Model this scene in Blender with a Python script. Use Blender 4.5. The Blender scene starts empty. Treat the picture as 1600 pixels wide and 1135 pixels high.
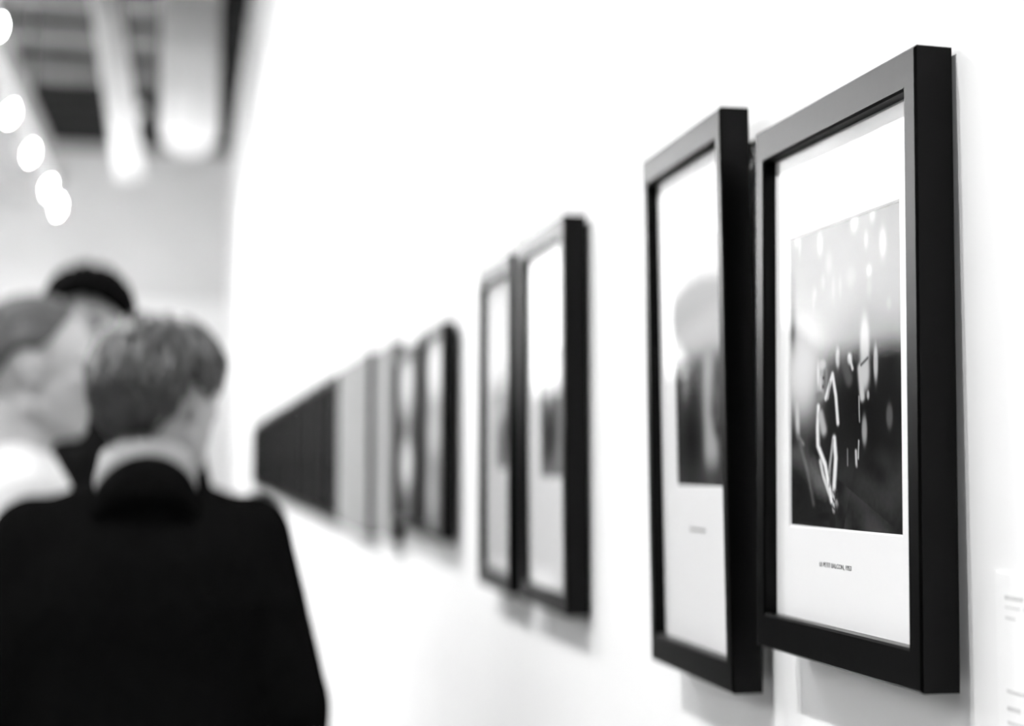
import bpy, math, random
import numpy as np
from mathutils import Vector, Matrix

scene = bpy.context.scene
COL = scene.collection
PI = math.pi
random.seed(7)
rng = np.random.default_rng(7)

# ---------------------------------------------------------------- camera
PITCH, YAW = math.radians(3.977), math.radians(12.773)
CAM = Vector((-0.49, 0.0, 1.45))
fw = Vector((math.sin(YAW) * math.cos(PITCH), math.cos(YAW) * math.cos(PITCH), math.sin(PITCH)))
rt = Vector((math.cos(YAW), -math.sin(YAW), 0))
up = rt.cross(fw)
cam_data = bpy.data.cameras.new('camera')
cam_data.lens = 50.0
cam_data.sensor_width = 36.0
cam_data.sensor_fit = 'HORIZONTAL'
cam_data.clip_start = 0.02
cam_data.dof.use_dof = True
cam_data.dof.focus_distance = 0.99
cam_data.dof.aperture_fstop = 2.15
cam_data.dof.aperture_ratio = 1.5
cam = bpy.data.objects.new('camera', cam_data)
COL.objects.link(cam)
cam.matrix_world = Matrix(((rt.x, up.x, -fw.x, CAM.x), (rt.y, up.y, -fw.y, CAM.y),
                           (rt.z, up.z, -fw.z, CAM.z), (0, 0, 0, 1)))
scene.camera = cam

# ---------------------------------------------------------------- world and exposure
world = bpy.data.worlds.new('world')
scene.world = world
world.use_nodes = True
world.node_tree.nodes['Background'].inputs[0].default_value = (0.5, 0.5, 0.5, 1)
world.node_tree.nodes['Background'].inputs[1].default_value = 0.05
vs = scene.view_settings
vs.view_transform = 'Standard'
vs.look = 'None'
vs.exposure = 0.0
vs.gamma = 1.0
vs.use_curve_mapping = False

WALL_SPOT_W = 142.0      # track lamps washing the picture wall
FAR_SPOT_W = 1150.0       # added unseen lamps brightening the opposite wall
END_SPOT_W = 30.0       # added unseen lamps brightening the end wall

# ---------------------------------------------------------------- materials
def grey(v):
    return (v, v, v, 1.0)

def new_mat(name):
    m = bpy.data.materials.new(name)
    m.use_nodes = True
    return m, m.node_tree, m.node_tree.nodes['Principled BSDF']

def mat_plain(name, v, rough=0.6, spec=0.5, metal=0.0, noise=None, bump=None, stretch=None):
    m, nt, b = new_mat(name)
    b.inputs['Base Color'].default_value = grey(v)
    b.inputs['Roughness'].default_value = rough
    b.inputs['Specular IOR Level'].default_value = spec
    b.inputs['Metallic'].default_value = metal
    if noise or bump:
        tc = nt.nodes.new('ShaderNodeTexCoord')
        mp = nt.nodes.new('ShaderNodeMapping')
        if stretch:
            mp.inputs['Scale'].default_value = stretch
        nz = nt.nodes.new('ShaderNodeTexNoise')
        nz.inputs['Detail'].default_value = 5
        nz.inputs['Scale'].default_value = (noise or bump)[0]
        nt.links.new(tc.outputs['Object'], mp.inputs['Vector'])
        nt.links.new(mp.outputs['Vector'], nz.inputs['Vector'])
        if noise:
            r = nt.nodes.new('ShaderNodeValToRGB')
            r.color_ramp.elements[0].position = 0.3
            r.color_ramp.elements[1].position = 0.7
            r.color_ramp.elements[0].color = grey(v * (1 - noise[1]))
            r.color_ramp.elements[1].color = grey(min(1, v * (1 + noise[1])))
            nt.links.new(nz.outputs['Fac'], r.inputs['Fac'])
            nt.links.new(r.outputs['Color'], b.inputs['Base Color'])
        if bump:
            bp = nt.nodes.new('ShaderNodeBump')
            bp.inputs['Strength'].default_value = bump[1]
            bp.inputs['Distance'].default_value = 0.002
            nt.links.new(nz.outputs['Fac'], bp.inputs['Height'])
            nt.links.new(bp.outputs['Normal'], b.inputs['Normal'])
    return m

M = {}
M['wall'] = mat_plain('white_wall_paint', 0.86, 0.85, 0.2, noise=(3, 0.012), bump=(160, 0.08))
M['wall_grey'] = mat_plain('light_grey_wall_paint', 0.62, 0.85, 0.2, noise=(2, 0.02))
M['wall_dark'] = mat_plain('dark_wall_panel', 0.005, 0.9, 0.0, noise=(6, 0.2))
M['wall_charcoal'] = mat_plain('charcoal_wall_paint', 0.10, 0.9, 0.05, noise=(4, 0.08))
M['floor'] = mat_plain('grey_concrete', 0.42, 0.45, 0.4, noise=(2.5, 0.2))
M['joist'] = mat_plain('dark_timber_joist', 0.016, 0.9, 0.1, noise=(4, 0.4), stretch=(1, 8, 8))
M['ceiling'] = mat_plain('dark_ceiling_deck', 0.006, 0.9, 0.2, noise=(3, 0.3))
M['panel_grey'] = mat_plain('grey_ceiling_panel', 0.16, 0.9, 0.2, noise=(3, 0.2))
M['beam_grey'] = mat_plain('light_grey_beam_paint', 0.30, 0.6, 0.3, noise=(5, 0.03))
M['white_metal'] = mat_plain('white_painted_steel', 0.88, 0.45, 0.4, noise=(5, 0.02))
M['frame'] = mat_plain('satin_black_lacquer', 0.0010, 0.30, 0.10, noise=(40, 0.2), bump=(420, 0.05))
M['mat'] = mat_plain('white_mat_board', 0.92, 0.9, 0.15, bump=(500, 0.05))
M['backing'] = mat_plain('brown_backing_board', 0.12, 0.9, 0.2, noise=(60, 0.15))
M['steel'] = mat_plain('zinc_plated_steel', 0.55, 0.3, 0.5, metal=1.0, noise=(60, 0.1))
M['canvas'] = mat_plain('pale_grey_canvas', 0.22, 0.9, 0.15, noise=(8, 0.05), bump=(900, 0.15))
M['dark_print'] = mat_plain('dark_matte_print', 0.022, 0.9, 0.0, noise=(9, 0.5))
M['ink'] = mat_plain('grey_ink', 0.18, 0.8, 0.2, noise=(90, 0.1))
M['vinyl'] = mat_plain('pale_grey_lettering', 0.55, 0.8, 0.2, noise=(90, 0.1))
M['card'] = mat_plain('white_label_card', 0.88, 0.8, 0.2, bump=(300, 0.04))
M['lamp_black'] = mat_plain('white_lamp_housing', 0.7, 0.4, 0.4, noise=(20, 0.05))
M['skin'] = mat_plain('skin', 0.40, 0.5, 0.4, noise=(18, 0.08), bump=(260, 0.06))
M['skin_pale'] = mat_plain('skin_pale', 0.46, 0.5, 0.4, noise=(18, 0.06), bump=(260, 0.06))
M['eye'] = mat_plain('eye', 0.5, 0.1, 0.6, noise=(40, 0.2))
M['suit'] = mat_plain('black_wool_suit', 0.0045, 0.95, 0.0, noise=(70, 0.3), bump=(500, 0.2))
M['shirt'] = mat_plain('white_cotton_shirt', 0.8, 0.85, 0.2, noise=(12, 0.03), bump=(350, 0.1))
M['shirt_grey'] = mat_plain('pale_grey_shirt', 0.30, 0.85, 0.2, noise=(12, 0.05))
M['coat'] = mat_plain('black_knit', 0.006, 0.95, 0.1, noise=(50, 0.3))
M['shoe'] = mat_plain('black_leather', 0.01, 0.35, 0.5, bump=(90, 0.1))
M['hair_brown'] = mat_plain('dark_brown_hair', 0.027, 0.36, 0.9, noise=(120, 0.5))
M['hair_fair'] = mat_plain('fair_hair', 0.09, 0.45, 0.5, noise=(120, 0.4))
M['hair_black'] = mat_plain('black_hair', 0.002, 0.8, 0.02, noise=(120, 0.3))

def mat_glass():
    m = bpy.data.materials.new('picture_glass')
    m.use_nodes = True
    nt = m.node_tree
    nt.nodes.clear()
    out = nt.nodes.new('ShaderNodeOutputMaterial')
    mix = nt.nodes.new('ShaderNodeMixShader')
    tr = nt.nodes.new('ShaderNodeBsdfTransparent')
    gl = nt.nodes.new('ShaderNodeBsdfGlossy')
    gl.inputs['Roughness'].default_value = 0.015
    fr = nt.nodes.new('ShaderNodeFresnel')
    fr.inputs['IOR'].default_value = 1.52
    geo = nt.nodes.new('ShaderNodeNewGeometry')
    mul = nt.nodes.new('ShaderNodeMath'); mul.operation = 'MULTIPLY'
    mul.inputs[1].default_value = 1.3; mul.use_clamp = True
    inv = nt.nodes.new('ShaderNodeMath'); inv.operation = 'SUBTRACT'
    inv.inputs[0].default_value = 1.0
    m2 = nt.nodes.new('ShaderNodeMath'); m2.operation = 'MULTIPLY'
    nt.links.new(fr.outputs[0], mul.inputs[0])
    nt.links.new(geo.outputs['Backfacing'], inv.inputs[1])
    nt.links.new(mul.outputs[0], m2.inputs[0])
    nt.links.new(inv.outputs[0], m2.inputs[1])
    nt.links.new(m2.outputs[0], mix.inputs[0])
    nt.links.new(tr.outputs[0], mix.inputs[1])
    nt.links.new(gl.outputs[0], mix.inputs[2])
    nt.links.new(mix.outputs[0], out.inputs[0])
    return m
M['glass'] = mat_glass()

def mat_emit(name, strength):
    m = bpy.data.materials.new(name)
    m.use_nodes = True
    b = m.node_tree.nodes['Principled BSDF']
    b.inputs['Base Color'].default_value = grey(0.9)
    b.inputs['Emission Color'].default_value = grey(1)
    b.inputs['Emission Strength'].default_value = strength
    return m
M['bulb'] = mat_emit('lit_bulb', 420.0)

def mat_print():
    m, nt, b = new_mat('photographic_print')
    at = nt.nodes.new('ShaderNodeAttribute')
    at.attribute_name = 'tone'
    nt.links.new(at.outputs['Color'], b.inputs['Base Color'])
    b.inputs['Roughness'].default_value = 0.9
    b.inputs['Specular IOR Level'].default_value = 0.0
    return m
M['print'] = mat_print()

# ---------------------------------------------------------------- mesh helpers
class MB:
    def __init__(self):
        self.v, self.f = [], []
    def add(self, vs_, fs_):
        o = len(self.v)
        self.v += [tuple(p) for p in vs_]
        self.f += [tuple(i + o for i in q) for q in fs_]
        return self
    def box(self, x0, x1, y0, y1, z0, z1):
        return self.add([(x0, y0, z0), (x1, y0, z0), (x1, y1, z0), (x0, y1, z0),
                         (x0, y0, z1), (x1, y0, z1), (x1, y1, z1), (x0, y1, z1)],
                        [(0, 3, 2, 1), (4, 5, 6, 7), (0, 1, 5, 4), (1, 2, 6, 5), (2, 3, 7, 6), (3, 0, 4, 7)])
    def tube(self, pts, radii, n=12, caps=True, flat=1.0):
        rings = []
        base = len(self.v)
        pts = [Vector(p) for p in pts]
        prev = None
        for i, p in enumerate(pts):
            a = pts[max(0, i - 1)]; b = pts[min(len(pts) - 1, i + 1)]
            t = (b - a).normalized()
            if prev is None:
                ref = Vector((0, 0, 1)) if abs(t.z) < 0.9 else Vector((1, 0, 0))
                s = t.cross(ref).normalized()
            else:
                s = (prev - t * prev.dot(t)).normalized()
            prev = s
            w = t.cross(s)
            for k in range(n):
                c = 2 * PI * k / n
                self.v.append(tuple(p + (s * math.cos(c) + w * math.sin(c) * flat) * radii[i]))
        for i in range(len(pts) - 1):
            for k in range(n):
                a = base + i * n + k; b = base + i * n + (k + 1) % n
                self.f.append((a, b, b + n, a + n))
        if caps:
            self.f.append(tuple(base + k for k in reversed(range(n))))
            e = base + (len(pts) - 1) * n
            self.f.append(tuple(e + k for k in range(n)))
        return self
    def lathe(self, prof, n=32, axis_o=(0, 0, 0), caps=True):
        base = len(self.v)
        for r, z in prof:
            for k in range(n):
                c = 2 * PI * k / n
                self.v.append((axis_o[0] + r * math.cos(c), axis_o[1] + r * math.sin(c), axis_o[2] + z))
        for i in range(len(prof) - 1):
            for k in range(n):
                a = base + i * n + k; b = base + i * n + (k + 1) % n
                self.f.append((a, b, b + n, a + n))
        if caps:
            self.f.append(tuple(base + k for k in reversed(range(n))))
            e = base + (len(prof) - 1) * n
            self.f.append(tuple(e + k for k in range(n)))
        return self
    # closed blobs used for bodies
    def blob(self, p0, r0, p1=None, r1=None, nu=16, nv=10):
        """tapered capsule from p0 to p1, or an ellipsoid when p1 is None (r0 a triple)"""
        base = len(self.v)
        p0 = Vector(p0)
        if p1 is None:
            ax = (Vector((1, 0, 0)), Vector((0, 1, 0)), Vector((0, 0, 1)))
        else:
            p1 = Vector(p1)
            w = (p1 - p0).normalized()
            ref = Vector((0, 0, 1)) if abs(w.z) < 0.9 else Vector((0, 1, 0))
            s = w.cross(ref).normalized()
            ax = (s, w.cross(s), w)
        def pt(i, j):
            th = PI * i / nv; ph = 2 * PI * j / nu
            x, y, z = math.sin(th) * math.cos(ph), math.sin(th) * math.sin(ph), -math.cos(th)
            if p1 is None:
                return p0 + Vector((x * r0[0], y * r0[1], z * r0[2]))
            if i <= nv // 2:
                return p0 + (ax[0] * x + ax[1] * y + ax[2] * z) * r0
            return p1 + (ax[0] * x + ax[1] * y + ax[2] * z) * r1
        self.v.append(tuple(pt(0, 0)))
        for i in range(1, nv):
            for j in range(nu):
                self.v.append(tuple(pt(i, j)))
        if p1 is not None:   # equator ring for p1
            pass
        self.v.append(tuple(pt(nv, 0)))
        last = base + 1 + (nv - 1) * nu
        for j in range(nu):
            k = (j + 1) % nu
            self.f.append((base, base + 1 + k, base + 1 + j))
            for i in range(nv - 2):
                a = base + 1 + i * nu
                self.f.append((a + j, a + k, a + nu + k, a + nu + j))
            a = base + 1 + (nv - 2) * nu
            self.f.append((a + j, a + k, last))
        return self
    def loft(self, rings, n=28, p=2.4):
        """rings: (cx, cy, z, half width, half depth) from bottom to top, closed, superelliptic"""
        base = len(self.v)
        for cx, cy, z, a, b in rings:
            for k in range(n):
                t = 2 * PI * k / n
                c, s_ = math.cos(t), math.sin(t)
                self.v.append((cx + a * math.copysign(abs(c) ** (2 / p), c), cy + b * math.copysign(abs(s_) ** (2 / p), s_), z))
        for i in range(len(rings) - 1):
            for k in range(n):
                a = base + i * n + k; b = base + i * n + (k + 1) % n
                self.f.append((a, b, b + n, a + n))
        self.f.append(tuple(base + k for k in reversed(range(n))))
        e = base + (len(rings) - 1) * n
        self.f.append(tuple(e + k for k in range(n)))
        return self
    def mesh(self, name):
        me = bpy.data.meshes.new(name)
        me.from_pydata(self.v, [], self.f)
        me.update()
        return me
    def build(self, name, mat, parent=None, smooth=False):
        me = self.mesh(name)
        me.materials.append(M[mat] if isinstance(mat, str) else mat)
        if smooth:
            me.polygons.foreach_set('use_smooth', [True] * len(me.polygons))
        return link(name, me, parent)

def link(name, me, parent=None):
    o = bpy.data.objects.new(name, me)
    COL.objects.link(o)
    if parent is not None:
        o.parent = parent
    return o

def tag(o, label=None, cat=None, group=None, kind=None):
    if label: o['label'] = label
    if cat: o['category'] = cat
    if group: o['group'] = group
    if kind: o['kind'] = kind
    return o

def empty(name, loc=(0, 0, 0), rot=(0, 0, 0)):
    o = bpy.data.objects.new(name, None)
    o.empty_display_size = 0.05
    COL.objects.link(o)
    o.location = loc
    o.rotation_euler = rot
    return o

def smooth_angle(o, deg=40):
    me = o.data
    me.polygons.foreach_set('use_smooth', [True] * len(me.polygons))
    try:
        me.set_sharp_from_angle(angle=math.radians(deg))
    except Exception:
        pass

def fuse(mb, name, mat, parent, voxel=0.008, iters=6, fac=0.5, extra=None):
    """melts overlapping closed blobs into one continuous skin"""
    tmp = bpy.data.objects.new('tmp', mb.mesh('tmp'))
    COL.objects.link(tmp)
    r = tmp.modifiers.new('r', 'REMESH'); r.mode = 'VOXEL'; r.voxel_size = voxel
    s = tmp.modifiers.new('s', 'SMOOTH'); s.factor = fac; s.iterations = iters
    dg = bpy.context.evaluated_depsgraph_get()
    dg.update()
    me = bpy.data.meshes.new_from_object(tmp.evaluated_get(dg))
    bpy.data.objects.remove(tmp)
    if extra:
        co = np.empty(len(me.vertices) * 3); me.vertices.foreach_get('co', co)
        co = co.reshape(-1, 3); co = extra(co); me.vertices.foreach_set('co', co.ravel())
    me.materials.clear()
    me.materials.append(M[mat])
    me.polygons.foreach_set('use_smooth', [True] * len(me.polygons))
    me.update()
    return link(name, me, parent)

# ---------------------------------------------------------------- the room
X0, X1, Y0, Y1, H = -4.2, 0.0, -3.5, 20.0, 5.65

tag(MB().box(X0 - .2, X1 + .2, Y0 - .2, Y1 + .2, -0.2, 0).build('floor', 'floor'), kind='structure')
ceil_o = tag(MB().box(X0 - .2, X1 + .2, Y0 - .2, Y1 + .2, H + 0.16, H + 0.36).build('ceiling', 'ceiling'), kind='structure')
jm = MB().box(X0, X1, -0.06, 0.06, H, H + 0.16).mesh('joist')
jm.materials.append(M['joist'])
y = Y1 - 0.5
while y > Y0:
    j = link('joist', jm, ceil_o)
    j.location = (0, y, 0)
    y -= 0.62
for ya_, yb_ in ((12.95, 13.6), (14.2, 14.75), (15.5, 16.0)):
    MB().box(X0, -.35, ya_, yb_, H - .025, H).build('ceiling_panel', 'panel_grey', ceil_o)
tag(MB().box(X1, X1 + .2, Y0 - .2, Y1 + .2, 0, H + .16).build('wall_right', 'wall'), kind='structure')
tag(MB().box(X0 - .2, X1 + .2, Y0 - .2, Y0, 0, H + .16).build('wall_back', 'wall_charcoal'), kind='structure')
wl = tag(MB().box(X0 - .2, X0, Y0 - .2, Y1 + .2, 0, H + .16).build('wall_left', 'wall'), kind='structure')
we = MB().box(X0, X1, Y1, Y1 + .2, 0, H + .16).build('wall_end', 'wall_grey')
tag(we, kind='structure')
# white lower lining and a dark passage in the end wall
MB().box(X0, X1, Y1 - .06, Y1, 2.55, 3.62).build('white_lining', 'wall', we)
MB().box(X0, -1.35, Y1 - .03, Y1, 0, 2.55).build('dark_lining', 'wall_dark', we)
MB().box(-1.35, X1, Y1 - .06, Y1, 0, 2.55).build('white_lining', 'wall', we)
# unseen dark panels added on the opposite wall for the glass to reflect
pm = MB().box(0.006, 1.194, 0, 0.04, 0.0, 2.30).mesh('added_dark_panel')
pm.materials.append(M['wall_dark'])
y = Y0
while y < Y1 - 1.0:
    p = link('added_dark_panel', pm, wl)
    p.location = (X0 + .04, y, 0); p.rotation_euler = (0, 0, PI / 2)
    y += 1.2
tag(MB().box(-0.014, 0, Y0, Y1 - .06, 0, 0.10).build('baseboard_right', 'white_metal'), kind='structure')

# ---------------------------------------------------------------- pictures
def frame_rails(root, w, h, ws, wt, depth, gap, lip_mat='frame'):
    """four mitred rails; local x along the wall, y out of the wall, z up from the bottom edge"""
    c = 0.0016
    prof = [(0, gap), (0, gap + depth - c), (c, gap + depth), (1 - 0, gap + depth)]
    def rail(name, A, B, inA, wi):
        # A, B outer corners; profile inset runs 0..1 of (ws, wt)
        fr = [(0, gap), (0, gap + depth - c), (c / wi, gap + depth), (1 - c / wi, gap + depth),
              (1, gap + depth - c), (1, gap)]
        vsn = []
        for (t, yy) in fr:
            for P, (sx, sz) in ((A, inA[0]), (B, inA[1])):
                vsn.append((P[0] + sx * ws * t, yy, P[1] + sz * wt * t))
        n = len(fr)
        fs = []
        for i in range(n):
            j = (i + 1) % n
            fs.append((2 * i, 2 * i + 1, 2 * j + 1, 2 * j))
        fs.append(tuple(2 * i for i in reversed(range(n))))
        fs.append(tuple(2 * i + 1 for i in range(n)))
        o = MB().add(vsn, fs).build(name, lip_mat, root)
        import bmesh
        bm = bmesh.new(); bm.from_mesh(o.data); bmesh.ops.recalc_face_normals(bm, faces=bm.faces)
        bm.to_mesh(o.data); bm.free()
        return o
    a = (-w / 2, 0); b = (w / 2, 0); cc = (w / 2, h); d = (-w / 2, h)
    rail('bottom_rail', a, b, ((1, 1), (-1, 1)), wt)
    rail('top_rail', d, cc, ((1, -1), (-1, -1)), wt)
    rail('stile', a, d, ((1, 1), (1, -1)), ws)
    rail('stile', b, cc, ((-1, 1), (-1, -1)), ws)

def tone_mesh(name, x0, x1, z0, z1, y, paint, nx, nz, root):
    """flat print with its picture painted per vertex; x0 is the near (right-hand) side"""
    us = np.linspace(0, 1, nx); vv = np.linspace(0, 1, nz)
    U, V = np.meshgrid(us, vv)          # U: 0 far/left .. 1 near/right as seen; V: 0 top .. 1 bottom
    T = np.clip(paint(U, V), 0.0, 1.0)
    X = x1 + (x0 - x1) * U; Z = z1 + (z0 - z1) * V
    co = np.stack([X, np.full_like(X, y), Z], -1).reshape(-1, 3)
    idx = np.arange(nx * nz).reshape(nz, nx)
    f = np.stack([idx[:-1, :-1], idx[1:, :-1], idx[1:, 1:], idx[:-1, 1:]], -1).reshape(-1, 4)
    me = bpy.data.meshes.new(name)
    me.from_pydata(co.tolist(), [], f.tolist())
    at = me.color_attributes.new('tone', 'FLOAT_COLOR', 'POINT')
    t = T.reshape(-1)
    at.data.foreach_set('color', np.stack([t, t, t, np.ones_like(t)], -1).ravel())
    me.materials.append(M['print'])
    me.update()
    return link(name, me, root)

def sm(d, w):
    return 1.0 / (1.0 + np.exp(np.clip(d / w, -40, 40)))

class Paint:
    def __init__(self, U, V, ax=1.0):
        self.U, self.V = U, V
        self.T = np.zeros_like(U)
    def ell(self, u, v, ru, rv, val, soft=0.15, a=1.0):
        d = np.sqrt(((self.U - u) / ru) ** 2 + ((self.V - v) / rv) ** 2) - 1
        k = sm(d, soft) * a
        self.T = self.T * (1 - k) + val * k
    def line(self, pts, wd, val, asp=1.3, soft=0.2, a=1.0):
        dm = np.full_like(self.U, 9.0)
        for (u0, v0), (u1, v1) in zip(pts[:-1], pts[1:]):
            ax, ay, bx, by = u0, v0 * asp, u1, v1 * asp
            px, py = self.U - ax, self.V * asp - ay
            dx, dy = bx - ax, by - ay
            t = np.clip((px * dx + py * dy) / (dx * dx + dy * dy + 1e-9), 0, 1)
            dm = np.minimum(dm, np.hypot(px - t * dx, py - t * dy))
        k = sm(dm / wd - 1, soft) * a
        self.T = self.T * (1 - k) + val * k

def vnoise(U, V, nu, nv, seed):
    U = np.mod(U, 1.0); V = np.mod(V, 1.0)
    r = np.random.default_rng(seed)
    g = r.random((nv + 2, nu + 2))
    x = U * nu; y = V * nv
    i = np.clip(x.astype(int), 0, nu); j = np.clip(y.astype(int), 0, nv)
    fx = x - i; fy = y - j
    fx = fx * fx * (3 - 2 * fx); fy = fy * fy * (3 - 2 * fy)
    return ((g[j, i] * (1 - fx) + g[j, i + 1] * fx) * (1 - fy) +
            (g[j + 1, i] * (1 - fx) + g[j + 1, i + 1] * fx) * fy)

def paint_dancer(U, V):
    """night scene: a pale seated figure among dark ones, lamp streaks above"""
    p = Paint(U, V)
    p.T = 0.004 + 0.016 * vnoise(U, V, 5, 7, 1) + 0.006 * vnoise(U, V, 60, 80, 2)
    top = sm(V - 0.40, 0.05)  # pale upper half: bright veil on the glass painted into the print
    p.T = p.T * (1 - top) + top * (0.26 + 0.16 * V + 0.05 * vnoise(U, V, 7, 9, 3))
    def c2(cx, cy):   # detail plate, lower half
        px, py = 1210 + cx * .2733, 540 + cy * .2731
        u = (px - 1235) / 168.0
        t, b = 375 - 62 * u, 820 + 13 * u
        return (u, (py - t) / (b - t))
    def c1(cx, cy):   # detail plate, upper half
        px, py = 1190 + cx * .2643, 300 + cy * .2643
        u = (px - 1235) / 168.0
        t, b = 375 - 62 * u, 820 + 13 * u
        return (u, (py - t) / (b - t))
    R = .2733 / 168
    def E2(cx, cy, rx, ry, val, **k):
        u, v = c2(cx, cy); p.ell(u, v, rx * R, ry * .2731 / 465, val, **k)
    def L2(pts, w, val, **k):
        p.line([c2(*q) for q in pts], w * R / 2, val, asp=1.3, **k)
    def E1(cx, cy, rx, ry, val, **k):
        u, v = c1(cx, cy); p.ell(u, v, rx * R, ry * .2643 / 480, val, **k)
    # lamp streaks
    for q in [(215, 275, 11, 40, .7), (235, 310, 6, 60, .5), (362, 300, 11, 52, .85), (562, 170, 15, 45, .85), (660, 130, 12, 40, .6),
              (712, 300, 13, 66, .8), (640, 465, 10, 28, .8), (625, 280, 8, 40, .6), (415, 420, 16, 60, .42), (540, 500, 22, 50, .4),
              (330, 600, 8, 30, .45), (440, 570, 8, 60, .42), (480, 560, 7, 50, .42), (380, 530, 10, 40, .42), (320, 640, 6, 60, .42),
              (640, 560, 12, 50, .4), (740, 660, 10, 30, .4)]:
        E1(*q, soft=.3)
    # glass reflection painted as a pale glow at the left, dark far edge
    E2(170, 130, 110, 250, .80, soft=.22, a=.95)
    E2(110, -230, 14, 130, .06, soft=.4)
    E1(185, 780, 16, 130, .05, soft=.4)
    # dark crowd
    L2([(520, 130), (520, 420)], 250, .006, soft=.35)
    L2([(330, 330), (420, 620)], 120, .012, soft=.4)
    L2([(650, 60), (650, 500)], 120, .010, soft=.4)
    # right-hand standing figures
    E2(520, -10, 22, 150, .55)
    E2(517, 150, 24, 90, .55); L2([(495, 130), (505, 290)], 22, .55)
    L2([(500, 110), (535, 70)], 8, .08)
    E2(375, 68, 11, 52, .62); E2(440, 75, 12, 30, .6); L2([(438, 60), (455, 130)], 10, .7)
    L2([(400, 70), (435, 190)], 34, .09)
    E2(575, 95, 10, 88, .5); E2(535, 280, 6, 22, .42); E2(515, 480, 12, 70, .3); L2([(488, 290), (490, 430)], 5, .35)
    L2([(485, 540), (482, 640)], 5, .5); L2([(470, 600), (472, 685)], 9, .55); L2([(425, 590), (425, 680)], 5, .25)
    E2(640, 400, 14, 60, .10)
    # seated figure
    E2(280, 190, 30, 108, .42); E2(300, 200, 9, 70, .16); E2(262, 160, 8, 70, .75); E2(285, 110, 20, 26, .62); E2(293, 185, 6, 10, .04); E2(290, 235, 7, 12, .08); E2(276, 215, 5, 40, .62); E2(270, 285, 22, 22, .22)
    L2([(305, 300), (345, 165), (363, 290), (373, 440)], 13, .82)
    L2([(330, 210), (318, 300)], 8, .35)
    L2([(262, 350), (256, 470), (258, 570), (300, 680), (335, 880)], 15, .88)
    L2([(268, 470), (268, 570)], 6, .25)
    L2([(275, 400), (292, 480)], 30, .45)
    L2([(272, 660), (288, 740), (322, 840)], 13, .62)
    L2([(352, 530), (360, 640), (350, 800)], 17, .85); L2([(345, 540), (322, 720)], 11, .38); L2([(330, 700), (322, 800)], 8, .22)
    L2([(345, 820), (346, 940)], 12, .55); L2([(362, 890), (372, 930)], 14, .30)
    L2([(345, 830), (350, 845)], 6, .02); L2([(342, 870), (350, 890)], 6, .02); L2([(342, 915), (350, 930)], 6, .02)
    # dark feet and furniture
    E2(380, 940, 22, 40, .008); E2(340, 1000, 16, 60, .008); E2(385, 800, 22, 40, .01); E2(460, 720, 28, 36, .01); E2(300, 970, 50, 22, .012)
    # left-hand seated dark figure
    L2([(133, 340), (136, 520)], 22, .55); L2([(140, 520), (170, 565)], 10, .3)
    L2([(120, 560), (170, 700), (215, 1000)], 60, .018, soft=.3)
    L2([(150, 560), (195, 720), (230, 900)], 10, .10, soft=.5)
    # floor sheen
    fl = sm(0.80 - V - 0.12 * (U - .5), 0.03) * sm(0.45 - U, 0.06)
    p.T += fl * 0.035 * vnoise(U + V * .5, V - U * .3 + .3, 9, 16, 5)
    return p.T

def paint_portrait(seed, dark=0.03, faces=2):
    def fn(U, V):
        r = np.random.default_rng(seed)
        p = Paint(U, V)
        p.T = dark + dark * vnoise(U, V, 4, 6, seed)
        for _ in range(faces):
            u, v = r.uniform(.25, .8), r.uniform(.2, .6)
            p.ell(u, v, .13, .10, r.uniform(.3, .6))
            p.ell(u, v + .3, .22, .2, r.uniform(.01, .25), soft=.25)
        return p.T
    return fn

def paint_second(U, V):
    p = Paint(U, V)
    p.T = 0.03 + 0.03 * vnoise(U, V, 4, 8, 4)
    tp = sm(V - .46, .02)  # light top: reflection on the glass put into the print tone
    p.T = p.T * (1 - tp) + tp * .6
    p.ell(.20, .58, .07, .05, .25, soft=.4)
    p.line([(.66, .50), (.64, .70), (.68, .92)], .09, .42, asp=1.6, soft=.3)
    p.ell(.80, .68, .08, .07, .10, soft=.4); p.ell(.84, .78, .06, .03, .03, soft=.3)
    p.ell(.70, .86, .10, .06, .42, soft=.3)
    p.ell(.70, .96, .25, .05, .05, soft=.4)
    p.ell(.3, .8, .16, .12, .008, soft=.4)
    return p.T

def paint_ovals(U, V):  # pale ovals are lamp reflections painted into the print
    p = Paint(U, V)
    p.T = 0.05 + 0.03 * vnoise(U, V, 4, 5, 11)
    p.ell(.55, .17, .27, .19, .75, soft=.2)
    p.ell(.52, .50, .24, .16, .42, soft=.25)
    p.ell(.45, .82, .22, .16, .28, soft=.3)
    return p.T

def paint_ovals2(U, V):  # lamp reflections again, painted as two pale ovals
    p = Paint(U, V)
    p.T = 0.05 + 0.03 * vnoise(U, V, 4, 5, 13)
    p.ell(.35, .15, .30, .18, .6, soft=.3)
    p.ell(.38, .66, .26, .14, .5, soft=.2)
    return p.T

def text_mesh(name, body, size, parent, mat, x, y, z, align='CENTER', width=None):
    cu = bpy.data.curves.new('t', 'FONT')
    cu.body = body
    cu.size = size
    cu.align_x = align
    cu.extrude = 0.00015
    to = bpy.data.objects.new('t', cu)
    COL.objects.link(to)
    dg = bpy.context.evaluated_depsgraph_get(); dg.update()
    me = bpy.data.meshes.new_from_object(to.evaluated_get(dg))
    bpy.data.objects.remove(to)
    me.materials.clear(); me.materials.append(M[mat])
    o = link(name, me, parent)
    # lettering faces out of the wall (local +y), reads from far side to near side (-x)
    o.matrix_local = Matrix(((-1, 0, 0, x), (0, 0, 1, y), (0, 1, 0, z), (0, 0, 0, 1)))
    return o

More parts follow.
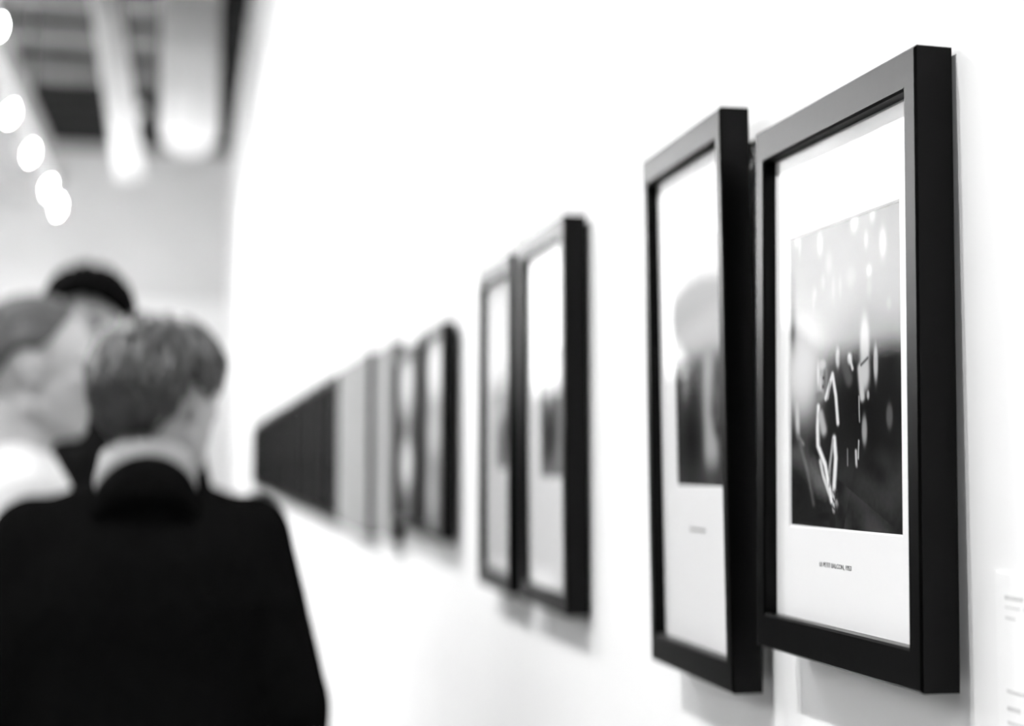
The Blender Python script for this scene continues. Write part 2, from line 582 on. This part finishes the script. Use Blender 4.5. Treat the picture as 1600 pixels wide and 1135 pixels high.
def picture(name, label, ya, yb, za, zb, prints=None, paint=None, res=(60, 80), ws=.016, wt=.027, depth=.027, gap=.010,
            lip=.011, glass=True, yaw=0.0, lean=0.0, roll=0.0, group='framed pictures along the white wall', caption=None,
            mat_name='mat', plain_print=None, clips=True):
    """ya..yb span along the wall, za..zb heights; prints = (y0, y1, z0, z1) of the picture in the mat"""
    w, h = yb - ya, zb - za
    root = empty(name, (0, (ya + yb) / 2, za), (math.radians(lean), math.radians(roll), PI / 2 + math.radians(yaw)))
    tag(root, label, 'picture', group)
    frame_rails(root, w, h, ws, wt, depth, gap)
    yc = (ya + yb) / 2
    ym = gap + depth - lip            # mat face
    xi0, xi1, zi0, zi1 = -w / 2 + ws, w / 2 - ws, wt, h - wt
    bk = MB().box(xi0, xi1, gap + .002, gap + .006, zi0, zi1).build('backing_board', 'backing', root)
    if prints:
        p0, p1, q0, q1 = prints[0] - yc, prints[1] - yc, prints[2] - za, prints[3] - za
        # mat board with a bevel-cut window
        b = .0014
        outer = [(xi0, zi0), (xi1, zi0), (xi1, zi1), (xi0, zi1)]
        inn = [(p0 - b, q0 - b), (p1 + b, q0 - b), (p1 + b, q1 + b), (p0 - b, q1 + b)]
        inb = [(p0, q0), (p1, q0), (p1, q1), (p0, q1)]
        vs_ = [(x, ym, z) for x, z in outer] + [(x, ym, z) for x, z in inn] + [(x, ym - b, z) for x, z in inb] + \
              [(x, ym - .0035, z) for x, z in outer] + [(x, ym - .0035, z) for x, z in inb]
        fs_ = []
        for i in range(4):
            j = (i + 1) % 4
            fs_ += [(i, i + 4, j + 4, j), (i + 4, i + 8, j + 8, j + 4), (i + 8, i + 16, j + 16, j + 8), (i + 12, j + 12, j + 16, i + 16), (i, j, j + 12, i + 12)]
        mt = MB().add(vs_, fs_).build('mat_board', mat_name, root)
        pr = tone_mesh('print', p0 - .001, p1 + .001, q0 - .001, q1 + .001, ym - b - .0002, paint, res[0], res[1], mt)
        if caption and caption[0] is None:      # too blurred to read: a thin printed line
            cx_, cz_ = caption[1] - yc, caption[2] - za
            MB().box(cx_ - caption[3], cx_ + caption[3], ym, ym + .0002, cz_ - .0012, cz_ + .0012).build('caption', 'ink', mt)
        elif caption:
            text_mesh('caption', caption[0], caption[3], mt, 'ink', caption[1] - yc, ym + .0001, caption[2] - za)
    elif paint:
        tone_mesh('print', xi0, xi1, zi0, zi1, ym, paint, res[0], res[1], root)
    else:
        MB().box(xi0, xi1, ym - .004, ym, zi0, zi1).build('print', plain_print or 'dark_print', root)
    if glass:
        MB().box(xi0, xi1, ym + .0012, ym + .0032, zi0, zi1).build('glass', 'glass', root)
    if clips:
        for s in (-1, 1):
            # bent steel hanger behind each stile
            xx = s * (w / 2 - .010)
            MB().tube([(xx, gap + .002, h - .06), (xx, .006, h - .05), (xx + s * .004, .004, h - .035), (xx + s * .007, .004, h - .048)],
                      [.0018] * 4, n=8).build('hanger', 'steel', root, smooth=True)
    return root

# nearest pictures
picture('framed_photograph', 'nearest black frame, white mat, print of a pale seated figure, caption legible', .834, 1.094, 1.302, 1.7225,
        prints=(.877, 1.053, 1.4005, 1.627), paint=paint_dancer, res=(200, 260), yaw=0.9, lean=0.66, roll=0.18,
        caption=('LE PETIT BALCON, 1953', .975, 1.3715, .0049))
picture('framed_photograph', 'tall narrow black frame overlapping the left edge of the nearest frame', 1.147, 1.3735, 1.2535, 1.759,
        prints=(1.178, 1.316, 1.428, 1.655), paint=paint_second, res=(70, 110), yaw=-0.82, lean=-0.65, roll=0.28, ws=.014,
        caption=(None, 1.258, 1.387, .022))
# the blurred pair
picture('framed_photograph', 'tall black frame with broad dark side, nearer one of the touching pair', 1.712, 1.960, 1.258, 1.7615,
        prints=(1.735, 1.880, 1.43, 1.60), paint=paint_portrait(3, .16, 2), res=(50, 60), yaw=0.5, lean=-0.35, roll=0.2, depth=.030, gap=.004)
picture('framed_photograph', 'tall black frame with white mat, farther one of the touching pair', 2.014, 2.245, 1.258, 1.757,
        prints=(2.06, 2.17, 1.44, 1.60), paint=paint_portrait(8, .45, 2), res=(50, 60))
# two dark ones with lamp reflections painted in as pale ovals
picture('framed_photograph', 'dark blurred frame with three pale oval shapes, right of the other oval picture', 2.585, 2.880, 1.303, 1.712,
        paint=paint_ovals, res=(50, 70), wt=.02, ws=.014, glass=False)
picture('framed_photograph', 'dark blurred frame with two pale ovals, beside the pale grey canvases', 2.900, 3.215, 1.305, 1.700,
        paint=paint_ovals2, res=(50, 70), wt=.02, ws=.014, glass=False)

# pale frameless canvases
def canvas(label, ya, yb, za, zb, depth=.036):
    w, h = yb - ya, zb - za
    root = empty('stretched_canvas', (0, (ya + yb) / 2, za), (0, 0, PI / 2))
    tag(root, label, 'picture', 'pale canvases on the white wall')
    MB().box(-w / 2, w / 2, depth - .002, depth, 0, h).build('canvas_face', 'canvas', root)
    MB().box(-w / 2 - .002, w / 2 + .002, .008, depth - .002, -.002, h + .002).build('stretcher_frame', 'frame', root)
    MB().box(-.03, .03, .001, .008, h - .06, h - .03).build('hanging_bar', 'steel', root)
canvas('plain pale grey canvas just left of the pale oval pictures', 3.255, 3.575, 1.268, 1.728)
canvas('wide pale grey canvas just right of the long dark row of frames', 3.712, 4.460, 1.252, 1.742)

# the long dark row
ordinal = ['first', 'second', 'third', 'fourth', 'fifth', 'sixth', 'seventh', 'eighth', 'ninth', 'tenth', 'eleventh', 'twelfth',
           'thirteenth', 'fourteenth', 'fifteenth', 'sixteenth', 'seventeenth', 'eighteenth']
ya = 4.54
for i in range(16):
    wd = .35 + .02 * ((i * 7) % 3 - 1)
    lab = '%s blurred dark picture in the far row, counted from the pale canvases' % ordinal[i]
    if i == 15:
        lab = 'farthest blurred dark picture at the very end of the row'
    picture('dark_picture', lab, ya, ya + wd, 1.249, 1.742, glass=False, wt=.02, ws=.016, clips=False,
            group='dark pictures in the far row')
    ya += wd + .05

# wall label at the right edge
lb = empty('wall_label', (0, .72, 1.235), (0, 0, PI / 2))
tag(lb, 'white wall label with faint grey lines of text at the right edge', 'label')
MB().box(-.08, .08, 0, .0018, 0, .147).build('card', 'card', lb)
for z_, lw, words in [(.1325, 1.2, (.020, .034, .014, .03)), (.1265, .5, (.016, .022, .03, .028)), (.1200, .6, (.011,)), (.0760, .8, (.03, .024, .02, .03)),
                      (.0655, 1.2, (.014,)), (.0570, .8, (.02, .016, .034, .02)), (.0480, .6, (.012, .03, .02)), (.0390, .6, (.03, .016))]:
    xx = .0695
    for wdt in words:
        MB().box(xx - wdt, xx, .0018, .0021, z_ - .0009 * lw, z_ + .0009 * lw).build('text_line', 'vinyl', lb)
        xx -= wdt + .004

# ---------------------------------------------------------------- ceiling services
duct = empty('ventilation_duct', (-.53, 12.25, 4.08))
tag(duct, 'thick white round duct with a rounded lower end hanging beside the wall', 'duct')
prof = [(.03, 0), (.10, .008), (.16, .03), (.21, .075), (.24, .13), (.25, .20), (.25, H - 4.08)]
MB().lathe(prof, 40).build('duct_body', 'white_metal', duct, smooth=True)
for zz in (.75, 1.35):
    MB().lathe([(.251, zz), (.262, zz + .005), (.262, zz + .035), (.251, zz + .04)], 40).build('joint_band', 'white_metal', duct, smooth=True)
pipe = empty('slanted_pipe', (-1.01, 12.25, 3.86))
tag(pipe, 'slim white pipe slanting down from the dark ceiling beside the thick duct', 'pipe')
top = Vector((-1.28, 12, H)) - Vector((-1.01, 12, 3.86))
MB().tube([(0, 0, 0), top * .5, tuple(top)], [.125] * 3, n=28).build('pipe_body', 'white_metal', pipe, smooth=True)
MB().tube([tuple(top * .30), tuple(top * .30 + Vector((.20, 0, .02)))], [.05, .04], n=14).build('bracket', 'white_metal', pipe, smooth=True)

beam = empty('lighting_beam', (-1.98, 7.0, 4.10))
tag(beam, 'light grey suspended lighting beam carrying the row of bright lamps', 'beam')
MB().box(-.30, .28, -9.0, 7.2, 0, .16).build('beam_body', 'beam_grey', beam)
MB().box(.18, .24, -9.0, 7.2, -.035, 0).build('track_rail', 'white_metal', beam)
for yy in (-7, -3.5, 0, 3.5, 6.8):
    MB().tube([(0, yy, .16), (0, yy, H - 4.10)], [.012, .012], n=8).build('suspension_rod', 'steel', beam, smooth=True)
MB().box(.27, .42, 1.17, 1.23, -.035, 0).build('outrigger_arm', 'white_metal', beam)
wash = empty('added_wash_beam', (-2.95, 9.5, 4.45))  # beam added out of view to carry the extra fill lamps
tag(wash, 'added unseen second beam with lamps turned to the opposite wall', 'beam')
MB().box(-.06, .06, -7.5, 8.3, 0, .08).build('track_rail', 'white_metal', wash)
for yy in (-6, 0, 6):
    MB().tube([(0, yy, .08), (0, yy, H - 4.45)], [.012, .012], n=8).build('suspension_rod', 'steel', wash, smooth=True)

def track_lamp(label, loc, target, watts, angle, group, bulb=True):
    """loc: point on the rail's underside"""
    root = empty('track_lamp', loc)
    tag(root, label, 'lamp', group)
    MB().box(-.02, .02, -.05, .05, -.03, 0).build('adapter', 'lamp_black', root)
    piv = Vector((0, 0, -.17))
    MB().tube([(0, 0, -.03), (0, 0, -.11)], [.009, .009], n=8).build('stem', 'lamp_black', root, smooth=True)
    d = (Vector(target) - (Vector(loc) + piv)).normalized()
    s = d.cross(Vector((0, 0, 1))).normalized()
    MB().tube([tuple(piv + s * .062), tuple(piv + s * .058 + Vector((0, 0, .06))), (0, 0, -.105), tuple(piv - s * .058 + Vector((0, 0, .06))), tuple(piv - s * .062)],
              [.007] * 5, n=8).build('yoke', 'lamp_black', root, smooth=True)
    hd = MB()
    pts = [piv - d * .075, piv - d * .07, piv - d * .02, piv + d * .045, piv + d * .05, piv + d * .040]
    hd.tube([tuple(q) for q in pts], [.02, .04, .052, .055, .050, .047], n=24)
    hd.build('lamp_head', 'lamp_black', root, smooth=True)
    bq = [piv + d * a for a in (.041, .052, .062, .068)]
    MB().tube([tuple(q) for q in bq], [.046, .042, .028, .006], n=20).build('bulb', 'bulb', root, smooth=True)
    ld = bpy.data.lights.new('spot', 'SPOT')
    ld.energy = watts
    ld.spot_size = math.radians(angle)
    ld.spot_blend = 0.7
    ld.shadow_soft_size = 0.045
    lo = bpy.data.objects.new('lamp_light', ld)
    COL.objects.link(lo)
    lo.parent = root
    lo.location = piv + d * .085
    lo.rotation_euler = d.to_track_quat('-Z', 'Y').to_euler()
    return root

LAMP_X, LAMP_Z = -1.77, 4.065
lamp_y = [-2.0, 0.6, 1.0, 3.6, 5.0, 6.6, 8.2, 10.25, 11.55, 13.0, 13.95]
names = {6: 'bright lamp at the very left edge of the photo, highest of the row', 7: 'bright lamp second highest in the row under the pale beam',
         8: 'bright lamp in the middle of the visible row under the pale beam', 9: 'bright lamp second lowest in the row, touching the lowest glow',
         10: 'bright lamp lowest and farthest in the row under the pale beam'}
for i, yy in enumerate(lamp_y):
    lab = names.get(i, '%s lamp on the pale beam, counted from the end behind the viewer' % ordinal[i])
    track_lamp(lab, (LAMP_X + (.17 if yy == 8.2 else 0), yy, LAMP_Z), (0, yy, 2.2), WALL_SPOT_W * (.25 if 11 < yy < 13.5 else 1), 128, 'lamps on the pale beam')
for i, yy in enumerate([3.2, 5.0, 6.8, 8.6, 10.4, 12.2, 14.0, 15.8, 17.5]):  # unseen lamps added to fill the room and brighten reflections
    track_lamp('%s added fill lamp on the unseen second beam, turned to the opposite wall' % ordinal[i], (-2.95, yy, 4.45), (X0, yy, 3.0), FAR_SPOT_W, 125,
               'added fill lamps on the second beam')
for i, xx in enumerate([-3.02, -2.88]):  # two more added lamps, out of view, to lift the end wall
    track_lamp('lamp at the far end of the second beam facing the end wall\'s %s part' % ('left', 'right')[i], (xx, 16.6 + .5 * i, 4.45),
               (-2.6 + 1.7 * i, Y1, 4.6), END_SPOT_W, 110, 'added lamps for the end wall')

# ---------------------------------------------------------------- people
def hair_part(root, head_c, Rz, mat, s, line, flow, n=420, thick=.012, lift=0.0, length=.06, seed=1, bun=None, mess=0.0):
    """hair: a close cap on the skull plus tapered locks; head-local axes x right, y front, z up"""
    r = np.random.default_rng(seed)
    mb = MB()
    cc = Vector((0, -.012, .030)); rad = Vector((.0765, .0975, .091))
    az_k = [k[0] for k in line]; z_k = [k[1] for k in line]
    def zline(az):
        return np.interp(abs(az), az_k, z_k)
    nu, nv = 48, 26
    idx = {}
    def place(d, t):
        return Vector((cc.x + d.x * (rad.x + t), cc.y + d.y * (rad.y + t), cc.z + d.z * (rad.z + t)))
    grid = []
    for j in range(nu):
        az = -PI + 2 * PI * j / nu
        zl = float(zline(az))
        el0 = math.asin(max(-.98, min(.98, zl)))
        row = []
        for i in range(nv + 1):
            t = i / nv
            el = el0 + (PI / 2 - el0) * t
            d = Vector((math.sin(az) * math.cos(el), math.cos(az) * math.cos(el), math.sin(el)))
            th = thick * min(1, t * 6) ** .6 * (1 + lift * max(0, math.sin(el))) * (1 + .10 * math.sin(az * 9 + el * 5))
            row.append(place(d, -.004 if i == 0 else th))
        grid.append(row)
    vs_ = [p for row in grid for p in row]
    fs_ = []
    for j in range(nu):
        k = (j + 1) % nu
        for i in range(nv):
            fs_.append((j * (nv + 1) + i, k * (nv + 1) + i, k * (nv + 1) + i + 1, j * (nv + 1) + i + 1))
    mb.add(vs_, fs_)
    for q in range(n):
        az = r.uniform(-PI, PI); zl = float(zline(az))
        z = r.uniform(zl + .05, 1.0)
        el = math.asin(max(-.97, min(.97, z)))
        d = Vector((math.sin(az) * math.cos(el), math.cos(az) * math.cos(el), math.sin(el)))
        f = flow(d)
        pts, rr = [], []
        jit = Vector(r.normal(0, 1, 3).tolist()) * mess
        out = mess * r.uniform(0, .03)
        L = length * r.uniform(.6, 1.3)
        off = thick * (1 + lift * max(0, d.z)) * r.uniform(.8, 1.15)
        for k in range(5):
            t = k / 4
            dd = (d + (f + jit * t) * (L * t / .085)).normalized()
            a2 = math.atan2(dd.x, dd.y)
            if dd.z < zline(a2) - .12 and k > 0:
                break
            pts.append(place(dd, off + .003 * math.sin(t * 3) - .004 * t + out * t)); rr.append(.0055 * (1 - t * .85))
        if len(pts) > 2:
            mb.tube([tuple(p) for p in pts], rr, n=5)
    if bun:
        mb.blob(bun[0], bun[1])
    mb.v = [tuple(Rz @ (Vector(p) * s) + head_c) for p in mb.v]
    return mb.build('hair', mat, root, smooth=True)

def add_head(mb, head_c, Rz, s, female=False):
    def T(p): return Rz @ (Vector(p) * s) + head_c
    loc = MB()
    loc.blob((0, -.012, .030), (.0755, .0965, .090), nu=24, nv=16)
    loc.blob((0, .020, -.030), (.060, .068, .085), nu=24, nv=16)
    loc.blob((0, .050, -.088), (.030, .030, .024))
    for sx in (-1, 1):
        loc.blob((sx * .045, -.005, -.055), .022, (sx * .022, .052, -.088), .019)      # jaw
        loc.blob((sx * .036, .060, -.014), (.022, .018, .020))                        # cheekbone
        loc.blob((sx * .030, .080, .022), (.026, .012, .009))                         # brow
        loc.blob((sx * .0115, .100, -.030), (.009, .010, .008))                       # nostril wing
        loc.blob((sx * .077, -.014, .006), (.0075, .019, .020))                       # ear
        loc.blob((sx * .074, -.008, -.018), (.0065, .013, .015))
    loc.blob((0, .086, .014), .0085, (0, .112, -.026), .0105)                         # nose
    loc.blob((0, .090, -.052), (.021, .011, .006)); loc.blob((0, .087, -.063), (.018, .012, .007))
    mb.add([T(p) for p in loc.v], loc.f)
    mb.blob(T((0, -.022, -.05)), .054 * s * (0.9 if female else 1), T((0, -.040, -.185)), .058 * s * (0.9 if female else 1))

def hand(mb, wrist, d, side_v, s=1.0):
    """palm and five bent fingers; d points along the fingers, side_v towards the thumb"""
    w = Vector(wrist); d = Vector(d).normalized(); t = Vector(side_v); t = (t - d * t.dot(d)).normalized()
    n = d.cross(t)
    for k, o in enumerate((-.026, -.009, .009, .026)):
        mb.blob(w + d * .012 + t * o * .7, .013, w + d * .085 + t * o, .012)
    for k, (o, L) in enumerate(((.027, .068), (.009, .078), (-.009, .072), (-.027, .056))):
        a = w + d * .088 + t * o
        b = a + (d * .92 + n * .35).normalized() * L * .5
        c = b + (d * .6 + n * .8).normalized() * L * .5
        mb.blob(a, .0088, b, .0082, nu=10, nv=8); mb.blob(b, .0082, c, .007, nu=10, nv=8)
    a = w + d * .025 + t * .026
    b = a + (d * .6 + t * .75).normalized() * .042
    c = b + (d * .9 + t * .2 + n * .3).normalized() * .030
    mb.blob(a, .013, b, .0105, nu=10, nv=8); mb.blob(b, .0105, c, .0085, nu=10, nv=8)

def person(label, loc, facing, height, head_turn, mats, arms, hair, female=False, collar=True, head_s=1.0, head_off=(0, 0, 0), shoulder=.195):
    """facing: rotation about z of the local +y axis"""
    k = height / 1.75
    root = empty('person', loc, (0, 0, facing))
    tag(root, label, 'person', 'visitors at the left of the photo')
    Rz = Matrix.Rotation(head_turn, 3, 'Z')
    hc = Vector((0, .015, 1.632 * k)) + Vector(head_off)
    sh = shoulder
    hipx = .082 if female else .095
    A = []
    for sx, (el, wr) in zip((-1, 1), arms):
        S = Vector((sx * (sh - .02), -.01, 1.412 * k))
        A.append((S, Vector(el), Vector(wr)))
    # skin: one continuous figure
    b = MB()
    add_head(b, hc, Rz, head_s, female)
    b.blob((0, -.015, 1.36 * k), (.15, .085, .12)); b.blob((0, 0, 1.18 * k), (.125, .08, .16)); b.blob((0, 0, .98 * k), (.14, .09, .12))
    b.blob((0, -.025, 1.42 * k), .062, (0, -.015, 1.50 * k), .055)
    for sx, (S, E_, W_) in zip((-1, 1), A):
        b.blob((0, -.01, 1.42 * k), .05, S, .045)
        b.blob(S, .044, E_, .036); b.blob(E_, .036, W_, .025)
        d = (W_ - E_).normalized()
        hand(b, W_, d, Vector((-sx * .5, .8, .1)))
        hp = Vector((sx * hipx, 0, .90 * k)); kn = Vector((sx * (hipx + .005), .012, .49 * k)); an = Vector((sx * (hipx + .008), -.01, .085 * k))
        b.blob(hp, .075, kn, .050); b.blob(kn, .050, an, .036); b.blob(an, .034, an + Vector((sx * .015, .13, -.05)), .026)
    body = fuse(b, 'body', mats['skin'], root, voxel=.0065, iters=4)
    for sx in (-1, 1):
        e = MB().blob((0, 0, 0), (.0115, .0115, .0115))
        o = e.build('eye', 'eye', root, smooth=True)
        o.location = Rz @ (Vector((sx * .031, .0735, .004)) * head_s) + hc
        o.rotation_euler = (0, 0, head_turn)
        MB().tube([(0, .0098, 0), (0, .0118, 0)], [.0058, .0042], n=14).build('iris', 'hair_black', o, smooth=True)
        bm_ = MB().tube([(sx * .012, .0895, .027), (sx * .028, .0885, .031), (sx * .045, .0745, .026)], [.0028, .0034, .0015], n=8)
        bm_.v = [tuple(Rz @ (Vector(q) * head_s) + hc) for q in bm_.v]
        bm_.build('eyebrow', mats['brow'], root, smooth=True)
    # upper garment
    j = MB()
    g = .022
    bw = mats.get('bulk', 0.0)
    hem = mats.get('hem', .80)
    fsc = .93 if female else 1.0
    ring_w = [(hem, .188, .128), (.90, .184, .126), (1.00, .170, .116), (1.10, .160, .108), (1.20, .168, .112), (1.30, .182, .118),
              (1.38, .180, .112), (1.43, .150, .090), (1.465, .100, .068), (1.49, .070, .056)]
    j.loft([(0, -.012 * (z > 1.25), z * k, (a + bw * (z < 1.35)) * fsc, b * fsc) for z, a, b in ring_w])
    j.blob((0, -.03, 1.455 * k), (.085, .07, .055))
    for sx, (S, E_, W_) in zip((-1, 1), A):
        j.blob((sx * .05, -.02, 1.455 * k), .050, S + Vector((sx * .005, 0, -.005)), .055)
        j.blob((sx * .09, -.01, 1.35 * k), .09, S + Vector((-sx * .02, 0, -.04)), .062)
        j.blob(S, .063, E_, .052); j.blob(E_, .052, E_ + (W_ - E_) * .94, .038)
    up_o = fuse(j, mats['top_name'], mats['top'], root, voxel=.011, iters=7)
    if collar:
        # shirt collar band and turned jacket collar, both open at the throat
        def ring(name, mat, r0, r1, z0, z1, tilt, a0=-2.5, a1=2.5, th=.006, cy=-.028):
            mb = MB(); n = 28; vs_ = []
            for i in range(n + 1):
                a = a0 + (a1 - a0) * i / n - PI / 2
                for (r, z) in ((r0, z0), (r0 + (r1 - r0) * .4, (z0 + z1) / 2 + .004), (r1, z1), (r1 - th, z1 - .001), (r0 + (r1 - r0) * .4 - th, (z0 + z1) / 2), (r0 - th, z0)):
                    vs_.append((r * math.cos(a), cy + r * math.sin(a) * .95, z - tilt * (math.sin(a) + 1) * .5))
            fs_ = []
            for i in range(n):
                for q in range(6):
                    p = (q + 1) % 6
                    fs_.append((i * 6 + q, (i + 1) * 6 + q, (i + 1) * 6 + p, i * 6 + p))
            fs_.append(tuple(range(6))); fs_.append(tuple(n * 6 + q for q in reversed(range(6))))
            return mb.add(vs_, fs_).build(name, mat, up_o if name == 'jacket_collar' else root, smooth=True)
        ring('shirt_collar', mats['collar'], .080, .068, 1.485 * k, 1.562 * k, .050)
        if mats.get('lapel', True):
            ring('jacket_collar', mats['top'], .100, .079, 1.470 * k, 1.540 * k, .165, th=.008)
    # trousers and shoes
    t = MB()
    t.blob((0, 0, .93 * k), (.148 * fsc, .098 * fsc, .10))
    for sx in (-1, 1):
        hp = (sx * hipx, 0, .88 * k); kn = (sx * (hipx + .005), .012, .49 * k); an = (sx * (hipx + .008), -.012, .10 * k)
        t.blob(hp, .086 * fsc, kn, .066 * fsc); t.blob(kn, .068, an, .054)
    fuse(t, 'trousers', mats['trousers'], root, voxel=.012, iters=6)
    for sx in (-1, 1):
        sb = MB(); cx = sx * (hipx + .012)
        sb.blob((cx, -.045, .045), (.038, .045, .045)); sb.blob((cx, .02, .042), (.038, .07, .038)); sb.blob((cx + sx * .006, .11, .032), (.043, .075, .030))
        fuse(sb, 'shoe', 'shoe', root, voxel=.006, iters=4, extra=lambda co: np.column_stack([co[:, :2], np.maximum(co[:, 2], .004)]))
    hair(root, hc, Rz, head_s)
    return root

HL_SHORT = [(0, .66), (.6, .60), (1.0, .30), (1.30, .02), (1.45, -.22), (1.62, .02), (1.85, -.05), (2.1, -.50), (2.5, -.66), (PI, -.68)]
HL_FRINGE = [(0, .42), (.5, .32), (1.0, .10), (1.30, -.05), (1.45, -.22), (1.62, .02), (1.85, -.05), (2.1, -.50), (2.5, -.66), (PI, -.68)]
HL_BACK = [(0, .80), (.5, .72), (.95, .50), (1.25, .15), (1.45, .02), (1.62, .08), (1.85, -.05), (2.1, -.40), (2.6, -.50), (PI, -.52)]

def flow_down(d):
    f = Vector((d.x * .5, d.y * .5 - .25, -1.0)) + Vector((.35, 0, 0)) * d.z
    return (f - d * f.dot(d)).normalized()

def flow_back(d):
    f = Vector((0, -1.0, -.15))
    return (f - d * f.dot(d)).normalized()

def flow_front(d):
    f = Vector((d.x * .4, .9, -.8))
    return (f - d * f.dot(d)).normalized()

# man in the dark suit, seen from behind, face turned to the pictures
person('person in a black suit jacket seen from behind, dark tousled hair, ear showing', (-.555, 2.255, 0), math.radians(4), 1.66, math.radians(-44),
       dict(skin='skin', brow='hair_brown', top='suit', top_name='suit_jacket', collar='shirt_grey', trousers='suit', bulk=.03, hem=.76),
       (((-.235, -.03, 1.08), (-.25, .11, .85)), ((.232, -.04, 1.08), (.26, .10, .84))),
       lambda r, hc, Rz, s: hair_part(r, hc, Rz, 'hair_brown', s, HL_SHORT, flow_down, n=900, thick=.012, lift=.5, length=.075, seed=2, mess=.45),
       head_off=(.026, .01, -.008), shoulder=.180, head_s=.99)
# woman in profile with swept-back fair hair
person('person in a white shirt in profile with fair swept-back hair, facing right', (-0.768, 2.674, 0), math.radians(-84), 1.725, math.radians(-6),
       dict(skin='skin_pale', brow='hair_fair', top='shirt', top_name='shirt', collar='shirt', trousers='coat', lapel=False),
       (((-.20, -.03, 1.12), (-.19, .13, .92)), ((.20, -.03, 1.12), (.19, .13, .92))),
       lambda r, hc, Rz, s: hair_part(r, hc, Rz, 'hair_fair', s, HL_BACK, flow_back, n=420, thick=.008, length=.085, seed=3,
                                      bun=((0, -.118, .03), (.035, .03, .04))),
       female=True, head_s=1.07, shoulder=.165, collar=False)
# tall visitor behind them
person('tall person with black hair facing the camera behind the other two', (-.70, 3.10, 0), math.radians(176), 1.845, math.radians(0),
       dict(skin='skin', brow='hair_black', top='coat', top_name='jumper', collar='coat', trousers='coat', lapel=False),
       (((-.26, -.03, 1.18), (-.24, .10, .94)), ((.26, -.03, 1.18), (.24, .10, .94))),
       lambda r, hc, Rz, s: hair_part(r, hc, Rz, 'hair_black', s, HL_FRINGE, flow_front, n=380, thick=.016, lift=.4, length=.05, seed=4))
